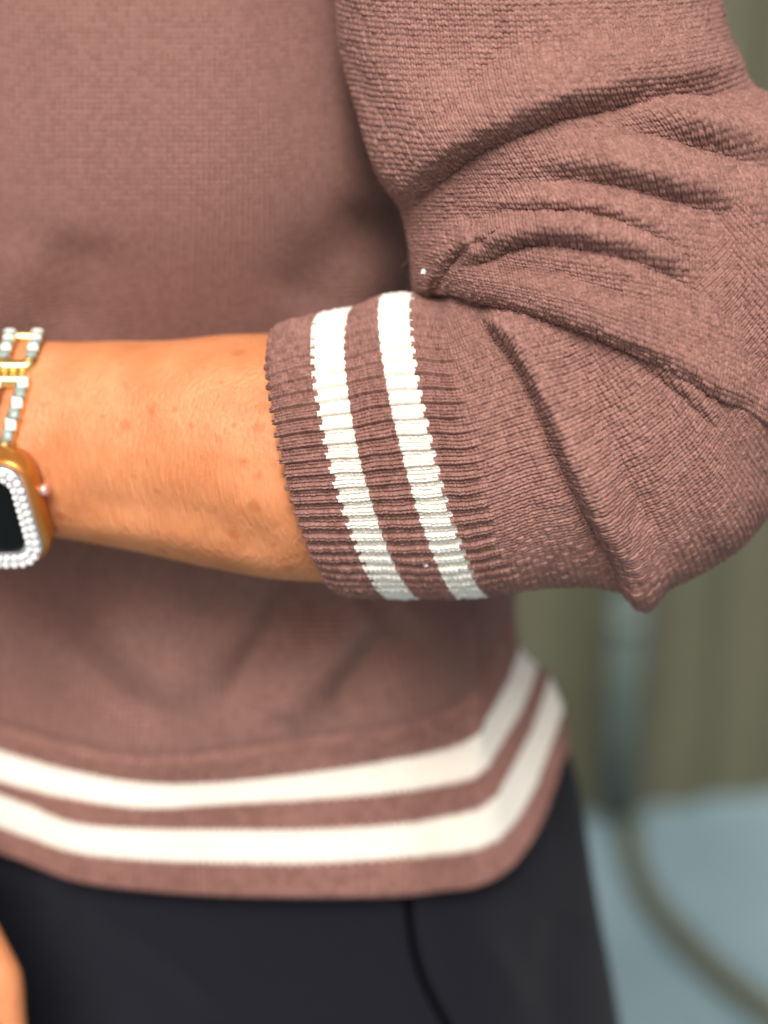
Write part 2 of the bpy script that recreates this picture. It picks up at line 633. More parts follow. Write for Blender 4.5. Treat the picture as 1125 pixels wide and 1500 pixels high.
# torso of the sweater: rows of (x, y) at 12 stations from the far left over the front to the right edge
COLD_LOW = np.array([220, 120, 55, 10, 0, 12, 46, 70, 100, 175, 270, 365], float)
COLD_UP = np.array([220, 70, 20, 0, 5, 25, 60, 125, 215, 300, 380, 460], float)
ROWS = [
    # (v, front depth, low/up mix, xs, ys)
    (0, 160, 0, [-300, 0, 110, 220, 330, 400, 460, 505, 545, 575, 600, 625], [-590, -530, -525, -525, -525, -530, -540, -555, -580, -610, -650, -690]),
    (1, 85, 0, [-300, 0, 110, 220, 330, 405, 470, 515, 555, 585, 610, 635], [-330, -270, -265, -265, -265, -270, -280, -295, -320, -350, -390, -430]),
    (2, 26, 0, [-300, 0, 110, 220, 330, 412, 482, 530, 570, 600, 625, 650], [-60, 0, 5, 5, 5, 0, -10, -25, -50, -80, -120, -160]),
    (3, 48, 0, [-300, 0, 110, 220, 330, 420, 500, 550, 590, 622, 650, 680], [240, 295, 300, 300, 300, 296, 288, 273, 250, 220, 180, 140]),
    (4, 218, 0.1, [-300, 0, 107, 213, 320, 430, 520, 580, 630, 670, 702, 730], [540, 595, 600, 600, 600, 596, 586, 570, 550, 520, 480, 430]),
    (5, 315, 0.5, [-300, 0, 107, 213, 320, 445, 550, 612, 660, 695, 725, 750], [790, 850, 862, 870, 868, 858, 842, 826, 804, 765, 715, 660]),
    (6, 355, 0.9, [-300, 0, 107, 213, 320, 448, 566, 625, 672, 705, 735, 762], [910, 985, 1008, 1018, 1014, 1000, 982, 966, 945, 900, 850, 800]),
    (7, 385, 1, [-300, 0, 107, 213, 320, 449, 573, 632, 678, 712, 734, 752], [985, 1066, 1094, 1110, 1102, 1084, 1066, 1050, 1030, 985, 940, 890]),
    (8, 402, 1, [-300, 0, 107, 213, 320, 450, 575, 635, 684, 724, 746, 758], [1020, 1103, 1130, 1146, 1146, 1133, 1113, 1101, 1084, 1040, 993, 948]),
    (9, 412, 1, [-300, 0, 107, 213, 320, 450, 575, 640, 696, 730, 766, 786], [1060, 1146, 1170, 1183, 1178, 1171, 1160, 1150, 1136, 1099, 1038, 978]),
    (10, 420, 1, [-300, 0, 107, 213, 320, 450, 577, 642, 706, 745, 782, 803], [1080, 1167, 1205, 1213, 1215, 1215, 1207, 1197, 1179, 1134, 1068, 992]),
    (11, 432, 1, [-300, 0, 107, 213, 320, 450, 587, 645, 703, 745, 790, 826], [1120, 1213, 1247, 1258, 1262, 1263, 1254, 1249, 1238, 1208, 1145, 1040]),
    (12, 446, 1, [-300, 0, 107, 213, 320, 450, 587, 645, 703, 752, 803, 836], [1160, 1255, 1294, 1309, 1317, 1319, 1317, 1310, 1300, 1266, 1198, 1100]),
]
C20, S20 = math.cos(PITCH), math.sin(PITCH)


def torso_keys(rows):
    out = []
    for v, df, mixv, xs, ys in rows:
        dl = COLD_LOW * mixv + COLD_UP * (1 - mixv)
        d = df + dl * C20
        xr, yr, xl = xs[-1], ys[-1], xs[0]
        pts = list(zip(xs, ys, d))
        # round the back, in the same level plane
        yf = ys[4]
        dr, dlft = dl[-1], dl[0]
        for (x, de) in ((xr - 14, dr + 110), (xr - 60, dr + 300), (xr - 250, dr + 420), (150, dr + 470), (-250, dr + 420), (xl - 220, dr + 250), (xl - 260, dlft + 330), (xl - 170, dlft + 130)):
            pts.append((x, yf - de * S20, df + de * C20))
        out.append((v, pts))
    return out


def loft(keys, vs, ncols, closed=True, cpos=None):
    """keys: (v, [(x,y,d)...]) -> grid (len(vs), ncols, 3)"""
    K = np.array([k[1] for k in keys], float)          # (nk, npts, 3)
    vv = np.array([k[0] for k in keys], float)
    npts = K.shape[1]
    flat = hermite(np.column_stack([vv, K.reshape(len(vv), -1)]), vs).reshape(len(vs), npts, 3)
    # smooth round the ring
    ext = np.concatenate([flat[:, -2:], flat, flat[:, :3]], 1)
    t = np.arange(-2, npts + 3)
    cp = np.linspace(0, npts, ncols, endpoint=False) if cpos is None else cpos
    r = hermite(np.column_stack([t, ext.transpose(1, 0, 2).reshape(len(t), -1)]), cp)
    return r.reshape(len(cp), len(vs), 3).transpose(1, 0, 2)


def ring_out(P):
    return P - P.mean(axis=1, keepdims=True)


NT = 150
TK = torso_keys(ROWS)
cpos = np.concatenate([np.linspace(0, 12, 900, endpoint=False), np.linspace(12, 20, 100, endpoint=False)])
TV = np.concatenate([np.linspace(0, 7, NT, endpoint=False), np.linspace(7, 12, 110)])
TP = loft(TK, TV, None, cpos=cpos)
TN = grid_normals(TP, ring_out(TP))
TFRONT = (TN[..., 2] < 0.3)
TORSO_FOLDS = [
    dict(pts=[(50, 870), (90, 930), (140, 985), (200, 1028), (262, 1040)], amp=-20, wu=44, wl=26, f0=90, f1=60),
    dict(pts=[(150, 880), (190, 960), (240, 1000), (290, 960)], amp=18, wu=40, wl=40, f0=40, f1=40),
    dict(pts=[(470, 850), (425, 900), (390, 950), (352, 1000), (320, 1050)], amp=-34, wu=36, wl=30, f0=30, f1=80),
    dict(pts=[(600, 900), (550, 960), (515, 1010), (488, 1065)], amp=-28, wu=34, wl=28, f0=30, f1=60),
    dict(pts=[(560, 880), (500, 940), (440, 1010), (400, 1060)], amp=18, wu=30, wl=30, f0=40, f1=40),
    dict(pts=[(250, 900), (330, 890), (420, 875), (520, 880)], amp=-14, wu=26, wl=26, f0=60, f1=60),
    dict(pts=[(688, 880), (696, 960), (694, 1040), (700, 1110)], amp=7, wu=9, wl=9, f0=30, f1=30),
    dict(pts=[(560, 300), (520, 360), (470, 410), (440, 470)], amp=-16, wu=55, wl=60, f0=40, f1=40),
    dict(pts=[(600, 360), (560, 400), (510, 440)], amp=9, wu=45, wl=45, f0=40, f1=40),
    dict(pts=[(110, 30), (80, 90), (40, 150), (10, 190)], amp=-5, wu=18, wl=18, f0=60, f1=60),
    dict(pts=[(130, 330), (110, 420), (95, 520)], amp=-16, wu=60, wl=60, f0=60, f1=60),
    dict(pts=[(40, 330), (30, 420), (20, 520)], amp=12, wu=40, wl=40, f0=60, f1=60),
]
for sp in TORSO_FOLDS:
    TP = fold(TP, TN, TFRONT, sp)
TP = TP + TN * (5.0 * wob(TP[..., 0], TP[..., 1], TP[..., 2], 4, 190))[..., None]
# wale / course numbers
arc = np.concatenate([np.zeros((TP.shape[0], 1)), np.cumsum(np.linalg.norm(np.diff(TP, axis=1), axis=-1), axis=1)], 1)
ref_row = 70
U_T = np.broadcast_to(arc[ref_row][None] / 8.6, arc.shape)
mid = TP[:, 350]
V_T = np.broadcast_to((np.concatenate([[0], np.cumsum(np.linalg.norm(np.diff(mid, axis=0), axis=-1))]) / 8.0)[:, None], arc.shape)
# ribbing of the hem band: real ridges
rib_on = smoothstep(6.95, 7.1, TV)[:, None]
rib = np.cos(2 * np.pi * U_T / 1.0 * 0.9)
sinkhem = 7.0 * np.exp(-((TV - 7.0) / 0.12)**2)[:, None]
lip = -14.0 * smoothstep(11.9, 12.0, TV)[:, None]
TN2 = grid_normals(TP, ring_out(TP))
TP = TP + TN2 * (rib_on * 4.0 * rib - sinkhem * 0.6 + lip)[..., None]
TA = np.stack([U_T, V_T, np.zeros_like(U_T)], -1).reshape(-1, 3)
TF = grid_faces(*TP.shape[:2])
frow = (np.arange(len(TF)) // TP.shape[1])
fcol = (np.arange(len(TF)) % TP.shape[1])
jag = 0.055 * np.sign(np.cos(2 * np.pi * U_T.reshape(-1)[TF[:, 0]] * 0.9))
fv = TV[frow] + np.where(frow > NT, jag, 0)
band = np.zeros(len(TF), int)
band[fv >= 7] = 1
band[(fv >= 8) & (fv < 9)] = 2
band[(fv >= 10) & (fv < 11)] = 3
TPf = TP.reshape(-1, 3)
v, f, a = subset(TPf, TF, band == 0, TA)
sweater = put('sweater', v, f, M_KNIT_T, person, a)
v, f, a = subset(TPf, TF, band == 1, TA)
put('hem_band', v, f, M_KNIT, sweater, a)
for bnd, lab in ((2, 'upper cream stripe on the sweater hem'), (3, 'lower cream stripe on the sweater hem')):
    v, f, a = subset(TPf, TF, band == bnd, TA)
    tag(put('hem_stripe', v, f, M_WHITE, sweater, a), lab)


# ------------------------------------------------------------------ sleeves
def tube_grid(keys, vs, th):
    """keys rows: v, Ax, Ay, Bx, By, ox, oy, dC, rd -> grid of points"""
    k = hermite(keys, vs)
    A, B, o, dC, rd = k[:, 0:2], k[:, 2:4], k[:, 4:6], k[:, 6], k[:, 7]
    C = (A + B) / 2
    H = (A - B) / 2
    c, s = np.cos(th)[None, :, None], np.sin(th)[None, :, None]
    xy = C[:, None] + H[:, None] * c + o[:, None] * s
    d = dC[:, None] - rd[:, None] * s[..., 0]
    return np.concatenate([xy, d[..., None]], -1)


def theta_cols(nf, nb, half=R(112)):
    f = np.linspace(math.pi / 2 - half, math.pi / 2 + half, nf, endpoint=False)
    b = np.linspace(math.pi / 2 + half, math.pi / 2 + 2 * math.pi - half, nb, endpoint=False)
    return np.concatenate([f, b])


def stitch_height(U, V, slope=0.85, hw=0.275):
    """stockinette: two leaning legs per stitch; returns height 0..1 and the course number each point belongs to"""
    a = U - np.floor(U) - 0.5
    q = np.abs(a)
    ph = V + slope * q
    f = ph - np.floor(ph)
    leg = np.sqrt(np.clip(1 - ((f - 0.5) / 0.52)**2, 0, 1))
    pr = np.sqrt(np.clip(1 - ((q - 0.225) / hw)**2, 0, 1))
    return pr * (0.45 + 0.55 * leg), np.floor(ph)


def stitch_rand(U, c, seed):
    x = np.sin(np.floor(U) * 12.9898 + c * 78.233 + seed * 37.7) * 43758.5453
    return 2 * (x - np.floor(x)) - 1


# --- forearm part with the cuff
FK = np.array([
    # v     A           B           o         dC   rd
    [-3, 430, 492, 512, 855, -42, -4, 22, 168],
    [0, 414, 486, 502, 862, -42, -4, 22, 182],
    [9, 473, 467, 568, 868, -44, -4, 20, 184],
    [15.5, 521, 458, 612, 868, -44, -4, 17, 184],
    [24.5, 562, 443, 667, 867, -32, -4, 14, 186],
    [31, 608, 438, 712, 865, -30, -4, 12, 188],
    [41, 646, 436, 752, 861, -8, -4, 10, 192],
    [50, 652, 405, 850, 852, 8, -6, 8, 196],
    [57, 668, 370, 932, 860, 14, -8, 6, 200],
    [64, 700, 345, 1010, 842, 14, -10, 4, 204],
    [72, 745, 325, 1080, 800, 14, -12, 2, 208],
    [84, 830, 300, 1135, 715, 12, -14, 0, 206],
    [98, 930, 250, 1225, 590, 10, -14, 0, 206],
    [112, 1000, 200, 1260, 440, 10, -14, 0, 196],
])
FV = np.concatenate([np.linspace(-3, 0, 8, endpoint=False), np.linspace(0, 108, 108 * 6)])
FT = theta_cols(690, 60)
FP = tube_grid(FK, FV, FT)
FN = grid_normals(FP, ring_out(FP))
ffront = FN[..., 2] < 0.35
FORE_FOLDS = [
    # the long fold from the crook to the elbow tip
    dict(pts=[(958, 880), (930, 835), (892, 765), (852, 685), (817, 605), (790, 545), (755, 493), (705, 455)], amp=38, wu=17, wl=38, val=0, f0=36, f1=60),
    dict(pts=[(938, 872), (902, 822), (864, 765), (826, 688), (790, 608), (766, 550), (735, 500), (690, 458)], amp=-13, wu=16, wl=11, f0=40, f1=40),
    # shallow hollow on its right flank
    dict(pts=[(960, 800), (925, 730), (880, 640), (850, 570), (815, 500)], amp=-9, wu=26, wl=26, f0=60, f1=40),
    # small fold tucked under the big lobe
    dict(pts=[(915, 520), (960, 545), (1000, 577), (1035, 612), (1060, 645)], amp=8, face=12, wu=16, val=3, vo=3, vw=8, f0=60, f1=70),
    dict(pts=[(1125, 700), (1085, 740), (1050, 800)], amp=8, wu=30, wl=30, f0=40, f1=30),
    dict(pts=[(660, 445), (720, 452), (770, 470)], amp=-8, wu=14, wl=14, f0=20, f1=20),
]
for sp in FORE_FOLDS:
    FP = fold(FP, FN, ffront, sp)
soft = smoothstep(38, 52, FV)[:, None]
FP = FP + FN * ((1.5 + 3.0 * soft) * wob(FP[..., 0], FP[..., 1], FP[..., 2], 11, 75))[..., None]
FN2 = grid_normals(FP, ring_out(FP))
NW = hermite(np.array([[-3, 124.], [41, 124.], [60, 150.], [112, 170.]]), FV)
UF = (FT[None] - math.pi / 2) / (2 * math.pi) * NW
VF = np.broadcast_to(FV[:, None], UF.shape)
wv = 0.10 * wob(UF * 9, VF * 9, 0 * UF, 21, 60)
UFj, VFj = UF + 0.06 * wob(UF * 9, VF * 9, 0 * UF, 22, 30), VF + wv
hs, course = stitch_height(UFj, VFj, slope=0.65, hw=0.275 - 0.045 * (1 - smoothstep(38, 42, VF)))
# ribbing: every second wale stands proud, the one between lies back
ribph = np.cos(math.pi * (UFj - 0.5))          # +1 on raised wales, -1 on sunk ones
rend = 41 + 1.3 * wob(UF * 4, 0 * UF, 0 * UF, 5, 9)
ribmask = 1 - smoothstep(-1.5, 1.5, VF - rend)
rib_h = np.tanh(2.6 * ribph)
hgt = hs * (7.6 * ribmask + 7.4 * (1 - ribmask)) * (1 + 0.22 * stitch_rand(UFj, course, 3)) + ribmask * 3.0 * rib_h
sunk = (ribph < 0) & (VF < 41)
hgt = np.where(VF < 0, hgt * smoothstep(-1.0, 0.0, VF), hgt)
hi = (np.abs(FT - math.pi / 2) < R(111))[None]
FP = FP + FN2 * np.where(hi, hgt, 3.5)[..., None]
FA = np.stack([UFj, VFj, np.zeros_like(UF)], -1).reshape(-1, 3)
FF = grid_faces(*FP.shape[:2])
FPf = FP.reshape(-1, 3)
cf = (course + np.where(ribph < 0, -0.12, 0.0)).reshape(-1)[FF].mean(1)
vv = VF.reshape(-1)[FF].mean(1)
band = np.zeros(len(FF), int)                     # sleeve
band[vv < 41] = 1
band[(cf >= 9) & (cf < 15.5) & (vv < 30)] = 2
band[(cf >= 24.5) & (cf < 31) & (vv < 40)] = 3
v, f, a = subset(FPf, FF, band == 1, FA)
cuff = tag(put('cuff', v, f, M_KNIT, sweater, a), 'ribbed brown cuff with two cream stripes')
for bnd, lab in ((2, 'cream cuff stripe nearer the bare forearm'), (3, 'cream cuff stripe nearer the elbow')):
    v, f, a = subset(FPf, FF, band == bnd, FA)
    tag(put('cuff_stripe', v, f, M_WHITE, sweater, a), lab)
fore_v, fore_f, fore_a = subset(FPf, FF, band == 0, FA)

# --- upper-arm part, hanging over the forearm part
UK = np.array([
    [-40, 480, -440, 1010, -440, 0, 22, -60, 215],
    [0, 490, -120, 1036, -120, 0, 22, -20, 212],
    [15, 499, 0, 1049, 0, 0, 22, -8, 212],
    [30, 519, 130, 1078, 108, 0, 20, 0, 216],
    [42, 556, 236, 1155, 180, 0, 12, 4, 222],
    [54, 592, 312, 1205, 330, 4, -2, 6, 230],
    [64, 602, 372, 1215, 480, 10, -22, 4, 234],
    [73, 612, 412, 1208, 610, 14, -42, 2, 236],
    [78, 620, 430, 1200, 672, 15, -50, 2, 230],
    [80.5, 626, 438, 1196, 690, 15, -52, 2, 216],
    [82, 632, 434, 1190, 686, 15, -56, 2, 200],
    [86, 650, 415, 1170, 650, 14, -56, 2, 176],
])
UV_ = np.concatenate([np.linspace(-40, -6, 40, endpoint=False), np.linspace(-6, 86, 92 * 6)])
UT = theta_cols(740, 60)
UP = tube_grid(UK, UV_, UT)
UN = grid_normals(UP, ring_out(UP))
ufront = UN[..., 2] < 0.45
UPPER_FOLDS = [
    # big rolled fold across the upper arm
    dict(pts=[(585, 322), (631, 274), (657, 252), (687, 229), (727, 207), (760, 194), (825, 170), (878, 160), (932, 149), (985, 143), (1038, 139), (1085, 134), (1140, 126)],
         amp=44, face=38, wu=62, val=8, vo=3, vw=9, lat=4, f0=100, f1=110),
    # ridges under it at the right
    dict(pts=[(900, 196), (955, 198), (1012, 212), (1070, 228), (1150, 250)], amp=34, face=32, wu=26, val=6, vo=6, vw=16, f0=120, f1=20),
    dict(pts=[(750, 262), (800, 258), (850, 260), (925, 274), (985, 291), (1040, 306), (1110, 332), (1190, 365)], amp=31, face=29, wu=32, val=6, vo=6, vw=16, f0=150, f1=250),
    dict(pts=[(690, 312), (740, 307), (800, 306), (870, 313), (930, 332), (990, 362), (1050, 400)], amp=15, face=16, wu=17, val=4, vo=4, vw=8, f0=90, f1=200),
    # crease from the crook: the pinch and its tail
    dict(pts=[(618, 446), (653, 392), (677, 366), (704, 351)], amp=20, face=13, wu=26, val=8, vo=4, vw=7, lat=4, f0=12, f1=14),
    dict(pts=[(680, 388), (725, 373), (750, 360), (790, 352), (830, 355), (880, 364), (930, 378), (1000, 408), (1080, 455)], amp=30, face=22, wu=22, val=8, vo=4, vw=10, lat=4, f0=26, f1=290),
    dict(pts=[(690, 357), (702, 354), (712, 357)], amp=-16, wu=7, wl=7, f0=5, f1=5),
    # roll above the main crease
    dict(pts=[(660, 425), (720, 420), (800, 440), (900, 480), (1000, 525), (1100, 600)], amp=10, wu=28, wl=20, f0=40, f1=60),
    dict(pts=[(700, 400), (780, 395), (870, 415), (950, 450)], amp=-6, wu=18, wl=18, f0=60, f1=60),
    dict(pts=[(745, 20), (735, 70), (705, 120), (672, 160), (645, 205)], amp=-13, wu=26, wl=20, f0=80, f1=60),
    dict(pts=[(1120, 330), (1050, 370), (980, 430), (940, 470)], amp=-9, wu=34, wl=34, f0=60, f1=60),
    dict(pts=[(820, 90), (900, 108), (960, 110), (1040, 95)], amp=-6, wu=22, wl=22, f0=60, f1=60),
]
UNF = UN * np.array([0.35, 0.8, 1.0])          # folds stand towards the front, not out past the outline
for sp in UPPER_FOLDS:
    UP = fold(UP, UNF, ufront, sp)
UP = UP + UN * (4.0 * wob(UP[..., 0], UP[..., 1], UP[..., 2], 31, 95) + 1.5 * wob(UP[..., 0], UP[..., 1], UP[..., 2], 32, 40))[..., None]
UN2 = grid_normals(UP, ring_out(UP))
UU = (UT[None] - math.pi / 2) / (2 * math.pi) * hermite(np.array([[-40, 168.], [40, 172.], [86, 190.]]), UV_)
VU = np.broadcast_to(UV_[:, None], UU.shape)
UUj, VUj = UU + 0.06 * wob(UU * 9, VU * 9, 0 * UU, 41, 30), VU + 0.12 * wob(UU * 9, VU * 9, 0 * UU, 42, 60)
hs, course = stitch_height(UUj, -VUj)
hs = hs * (1 + 0.22 * stitch_rand(UUj, course, 9))
hi = (np.abs(UT - math.pi / 2) < R(111))[None] & (UV_ > -5.5)[:, None]
UP = UP + UN2 * np.where(hi, hs * 7.4, 4.0)[..., None]
UA = np.stack([UUj, VUj, np.full_like(UU, 7.0)], -1).reshape(-1, 3)
UF_ = grid_faces(*UP.shape[:2])
allv = np.concatenate([fore_v, UP.reshape(-1, 3)])
allf = np.concatenate([fore_f, UF_ + len(fore_v)])
alla = np.concatenate([fore_a, UA])
tag(put('sleeve', allv, allf, M_KNIT, sweater, alla), 'creased brown knit sleeve pushed up over the bent elbow')

# --- the other sleeve, beside the frame
OK_ = np.array([
    [0, -330, -420, -800, -420, 0, 20, 40, 210],
    [30, -400, 150, -830, 150, 0, 20, 200, 200],
    [60, -400, 600, -790, 640, 0, 20, 340, 190],
    [80, -310, 820, -640, 960, 0, 20, 380, 165],
    [84, -320, 815, -630, 950, 0, 20, 380, 140],
])
ov = np.linspace(0, 84, 120)
ot = np.linspace(0, 2 * np.pi, 120, endpoint=False)
OP = tube_grid(OK_, ov, ot)
OP = OP + grid_normals(OP, ring_out(OP)) * (9 * wob(OP[..., 0], OP[..., 1], OP[..., 2], 51, 80))[..., None]
oa = np.stack([np.broadcast_to(ot[None] / 6.283 * 150, OP.shape[:2]), np.broadcast_to(ov[:, None], OP.shape[:2]), np.zeros(OP.shape[:2])], -1).reshape(-1, 3)
put('sleeve', OP.reshape(-1, 3), grid_faces(*OP.shape[:2]), M_KNIT_T, sweater, oa)

# ------------------------------------------------------------------ body: one continuous skin
ARM_K = np.array([
    [-1, 20, 499, 20, 784, -4, 0, 106, 106], [0, 100, 500, 100, 790, -8, 0, 92, 114], [1, 230, 500, 214, 811, -18, 0, 66, 134],
    [2, 330, 490, 310, 832, -28, 0, 44, 152], [3, 421, 484, 450, 857, -40, 0, 24, 168]], float)
ARM_P = tube_grid(ARM_K, np.linspace(-0.6, 3, 120), np.linspace(R(5), R(175), 120))
SPOTS = []
for (sx, sy, sr) in ((355, 676, .0017), (377, 700, .0022), (230, 721, .0019), (196, 700, .0013), (186, 567, .0016), (178, 536, .0012),
                     (258, 600, .0013), (280, 624, .0015), (345, 622, .0012), (371, 594, .0013), (214, 748, .0014), (66, 590, .0016),
                     (300, 540, .0011), (325, 560, .0011), (240, 560, .0010), (150, 610, .0011)):
    q = ARM_P.reshape(-1, 3)
    SPOTS.append((sx, sy, q[np.argmin((q[:, 0] - sx)**2 + (q[:, 1] - sy)**2), 2], sr))


def hull(bm, pts):
    vs_ = [bm.verts.new(p) for p in pts]
    r = bmesh.ops.convex_hull(bm, input=vs_)
    bad = [g for g in r['geom_interior'] + r['geom_unused'] if isinstance(g, bmesh.types.BMVert)]
    if bad:
        bmesh.ops.delete(bm, geom=list(set(bad)), context='VERTS')


SPH = []
for i in range(1, 8):
    for j in range(14):
        a_, b_ = math.pi * i / 8, 2 * math.pi * j / 14
        SPH.append((math.sin(a_) * math.cos(b_), math.sin(a_) * math.sin(b_), math.cos(a_)))
SPH = np.array(SPH + [(0, 0, 1), (0, 0, -1)])


def capsule(bm, p0, r0, p1, r1):
    P = np.concatenate([np.array(p0) + SPH * r0, np.array(p1) + SPH * r1])
    hull(bm, [tuple(x) for x in (W(P) - BASE)])


def build_body():
    bm = bmesh.new()
    # the bare forearm, ring by ring
    K = np.array([
        [-3, -150, 525, -150, 772, 0, 0, 128, 92],
        [-2, -60, 505, -60, 782, 0, 0, 118, 100],
        [-1, 20, 499, 20, 784, -4, 0, 106, 106],
        [0, 100, 500, 100, 790, -8, 0, 92, 114],
        [1, 230, 500, 214, 811, -18, 0, 66, 134],
        [2, 330, 490, 310, 832, -28, 0, 44, 152],
        [3, 421, 487, 448, 852, -38, 0, 25, 161],
        [4, 520, 474, 600, 850, -36, 0, 18, 168],
        [5, 640, 470, 740, 840, -10, 0, 12, 166],
        [6, 760, 480, 900, 790, 0, 0, 8, 160],
        [7, 860, 500, 990, 700, 0, 0, 4, 120],
    ])
    vs_ = np.linspace(-3, 7, 160)
    th = np.linspace(0, 2 * np.pi, 160, endpoint=False)
    P = tube_grid(K, vs_, th)
    N = grid_normals(P, ring_out(P))
    fr = N[..., 2] < 0.3
    for sp in (
        dict(pts=[(95, 738), (200, 742), (300, 762), (420, 812)], amp=-6, wu=26, wl=20, f0=40, f1=40),
        dict(pts=[(110, 768), (210, 780), (310, 803), (430, 838)], amp=5, wu=18, wl=18, f0=40, f1=40),
        dict(pts=[(120, 520), (240, 560), (380, 600)], amp=4, wu=50, wl=50, f0=60, f1=60),
        dict(pts=[(60, 560), (75, 640), (70, 720)], amp=-4, wu=20, wl=20, f0=40, f1=40),
    ):
        P = fold(P, N, fr, sp)
    Wp = W(P.reshape(-1, 3)) - BASE
    bv = [bm.verts.new(p) for p in Wp]
    for q in grid_faces(*P.shape[:2]):
        bm.faces.new([bv[i] for i in q])
    nc = P.shape[1]
    bm.faces.new(bv[:nc])
    bm.faces.new(bv[-nc:][::-1])
    # hand of that arm, beyond the frame: resting against the waist
    wr = [(-120, 610, 128), (-120, 680, 128)]
    kn = [(-360, 575, 150), (-375, 622, 140), (-372, 668, 145), (-355, 712, 160)]
    for k, p in enumerate(kn):
        capsule(bm, (-130, 600 + 30 * k, 128), 62, p, 40)
    tips = [((-470, 580, 165), (-545, 592, 215)), ((-495, 628, 155), (-580, 640, 210)), ((-488, 678, 162), (-565, 690, 215)), ((-450, 724, 180), (-510, 734, 225))]
    for p, (m_, t_) in zip(kn, tips):
        capsule(bm, p, 37, m_, 32)
        capsule(bm, m_, 32, t_, 26)
    capsule(bm, (-160, 590, 110), 55, (-270, 520, 90), 40)
    capsule(bm, (-270, 520, 90), 40, (-350, 505, 110), 34)
    capsule(bm, (-350, 505, 110), 34, (-410, 510, 140), 27)
    # upper arm and shoulder inside the sleeve
    capsule(bm, (900, 590, 4), 120, (770, 100, -10), 165)
    capsule(bm, (770, 100, -10), 165, (720, -300, -20), 185)
    # trunk inside the sweater
    capsule(bm, (160, -380, 430), 200, (170, 300, 470), 260)
    capsule(bm, (380, -380, 430), 150, (400, 300, 470), 180)
    capsule(bm, (170, 300, 430), 260, (180, 950, 760), 300)
    capsule(bm, (-100, -380, 480), 200, (-100, 300, 530), 250)
    capsule(bm, (720, -300, 30), 150, (380, -420, 430), 150)
    capsule(bm, (-560, -330, 140), 140, (-100, -420, 480), 180)
    # the other arm, hanging, its hand at the lower left
    capsule(bm, (-565, -330, 60), 150, (-600, 560, 330), 120)
    capsule(bm, (-600, 560, 330), 120, (-195, 1170, 345), 72)
    kn2 = [(-25, 1490, 330), (-70, 1520, 330), (-118, 1535, 345), (-165, 1530, 365)]
    for k, p in enumerate(kn2):
        capsule(bm, (-165 - 22 * k, 1190 + 8 * k, 345), 70, p, 62 - 6 * k)
    for p, dx, L_ in zip(kn2, (18, 8, -4, -14), (150, 170, 160, 125)):
        m_ = (p[0] + dx, p[1] + L_ * 0.55, p[2] + 8)
        t_ = (p[0] + dx * 0.6, p[1] + L_, p[2] + 55)
        capsule(bm, p, 42, m_, 34)
        capsule(bm, m_, 34, t_, 27)
    capsule(bm, (-110, 1270, 310), 58, (-10, 1440, 285), 48)
    capsule(bm, (-10, 1440, 285), 48, (2, 1540, 290), 40)
    capsule(bm, (2, 1540, 290), 40, (-6, 1620, 310), 31)
    bm.normal_update()
    me = bpy.data.meshes.new('body_raw')
    bm.to_mesh(me)
    bm.free()
    tmp = bpy.data.objects.new('body_raw', me)
    COL.objects.link(tmp)
    md = tmp.modifiers.new('remesh', 'REMESH')
    md.mode = 'VOXEL'
    md.voxel_size = 0.0022
    md.use_smooth_shade = True
    ms = tmp.modifiers.new('smooth', 'SMOOTH')
    ms.factor = 0.5
    ms.iterations = 12
    dg = bpy.context.evaluated_depsgraph_get()
    out = bpy.data.meshes.new_from_object(tmp.evaluated_get(dg))
    bpy.data.objects.remove(tmp)
    bpy.data.meshes.remove(me)
    out.name = 'body'
    out.materials.clear()
    out.polygons.foreach_set('use_smooth', np.ones(len(out.polygons), dtype=bool))
    o = link_mesh('body', out, skin_mat(), person)
    tag(o, 'tanned bare forearm with freckles, and the other hand hanging at lower left')


build_body()


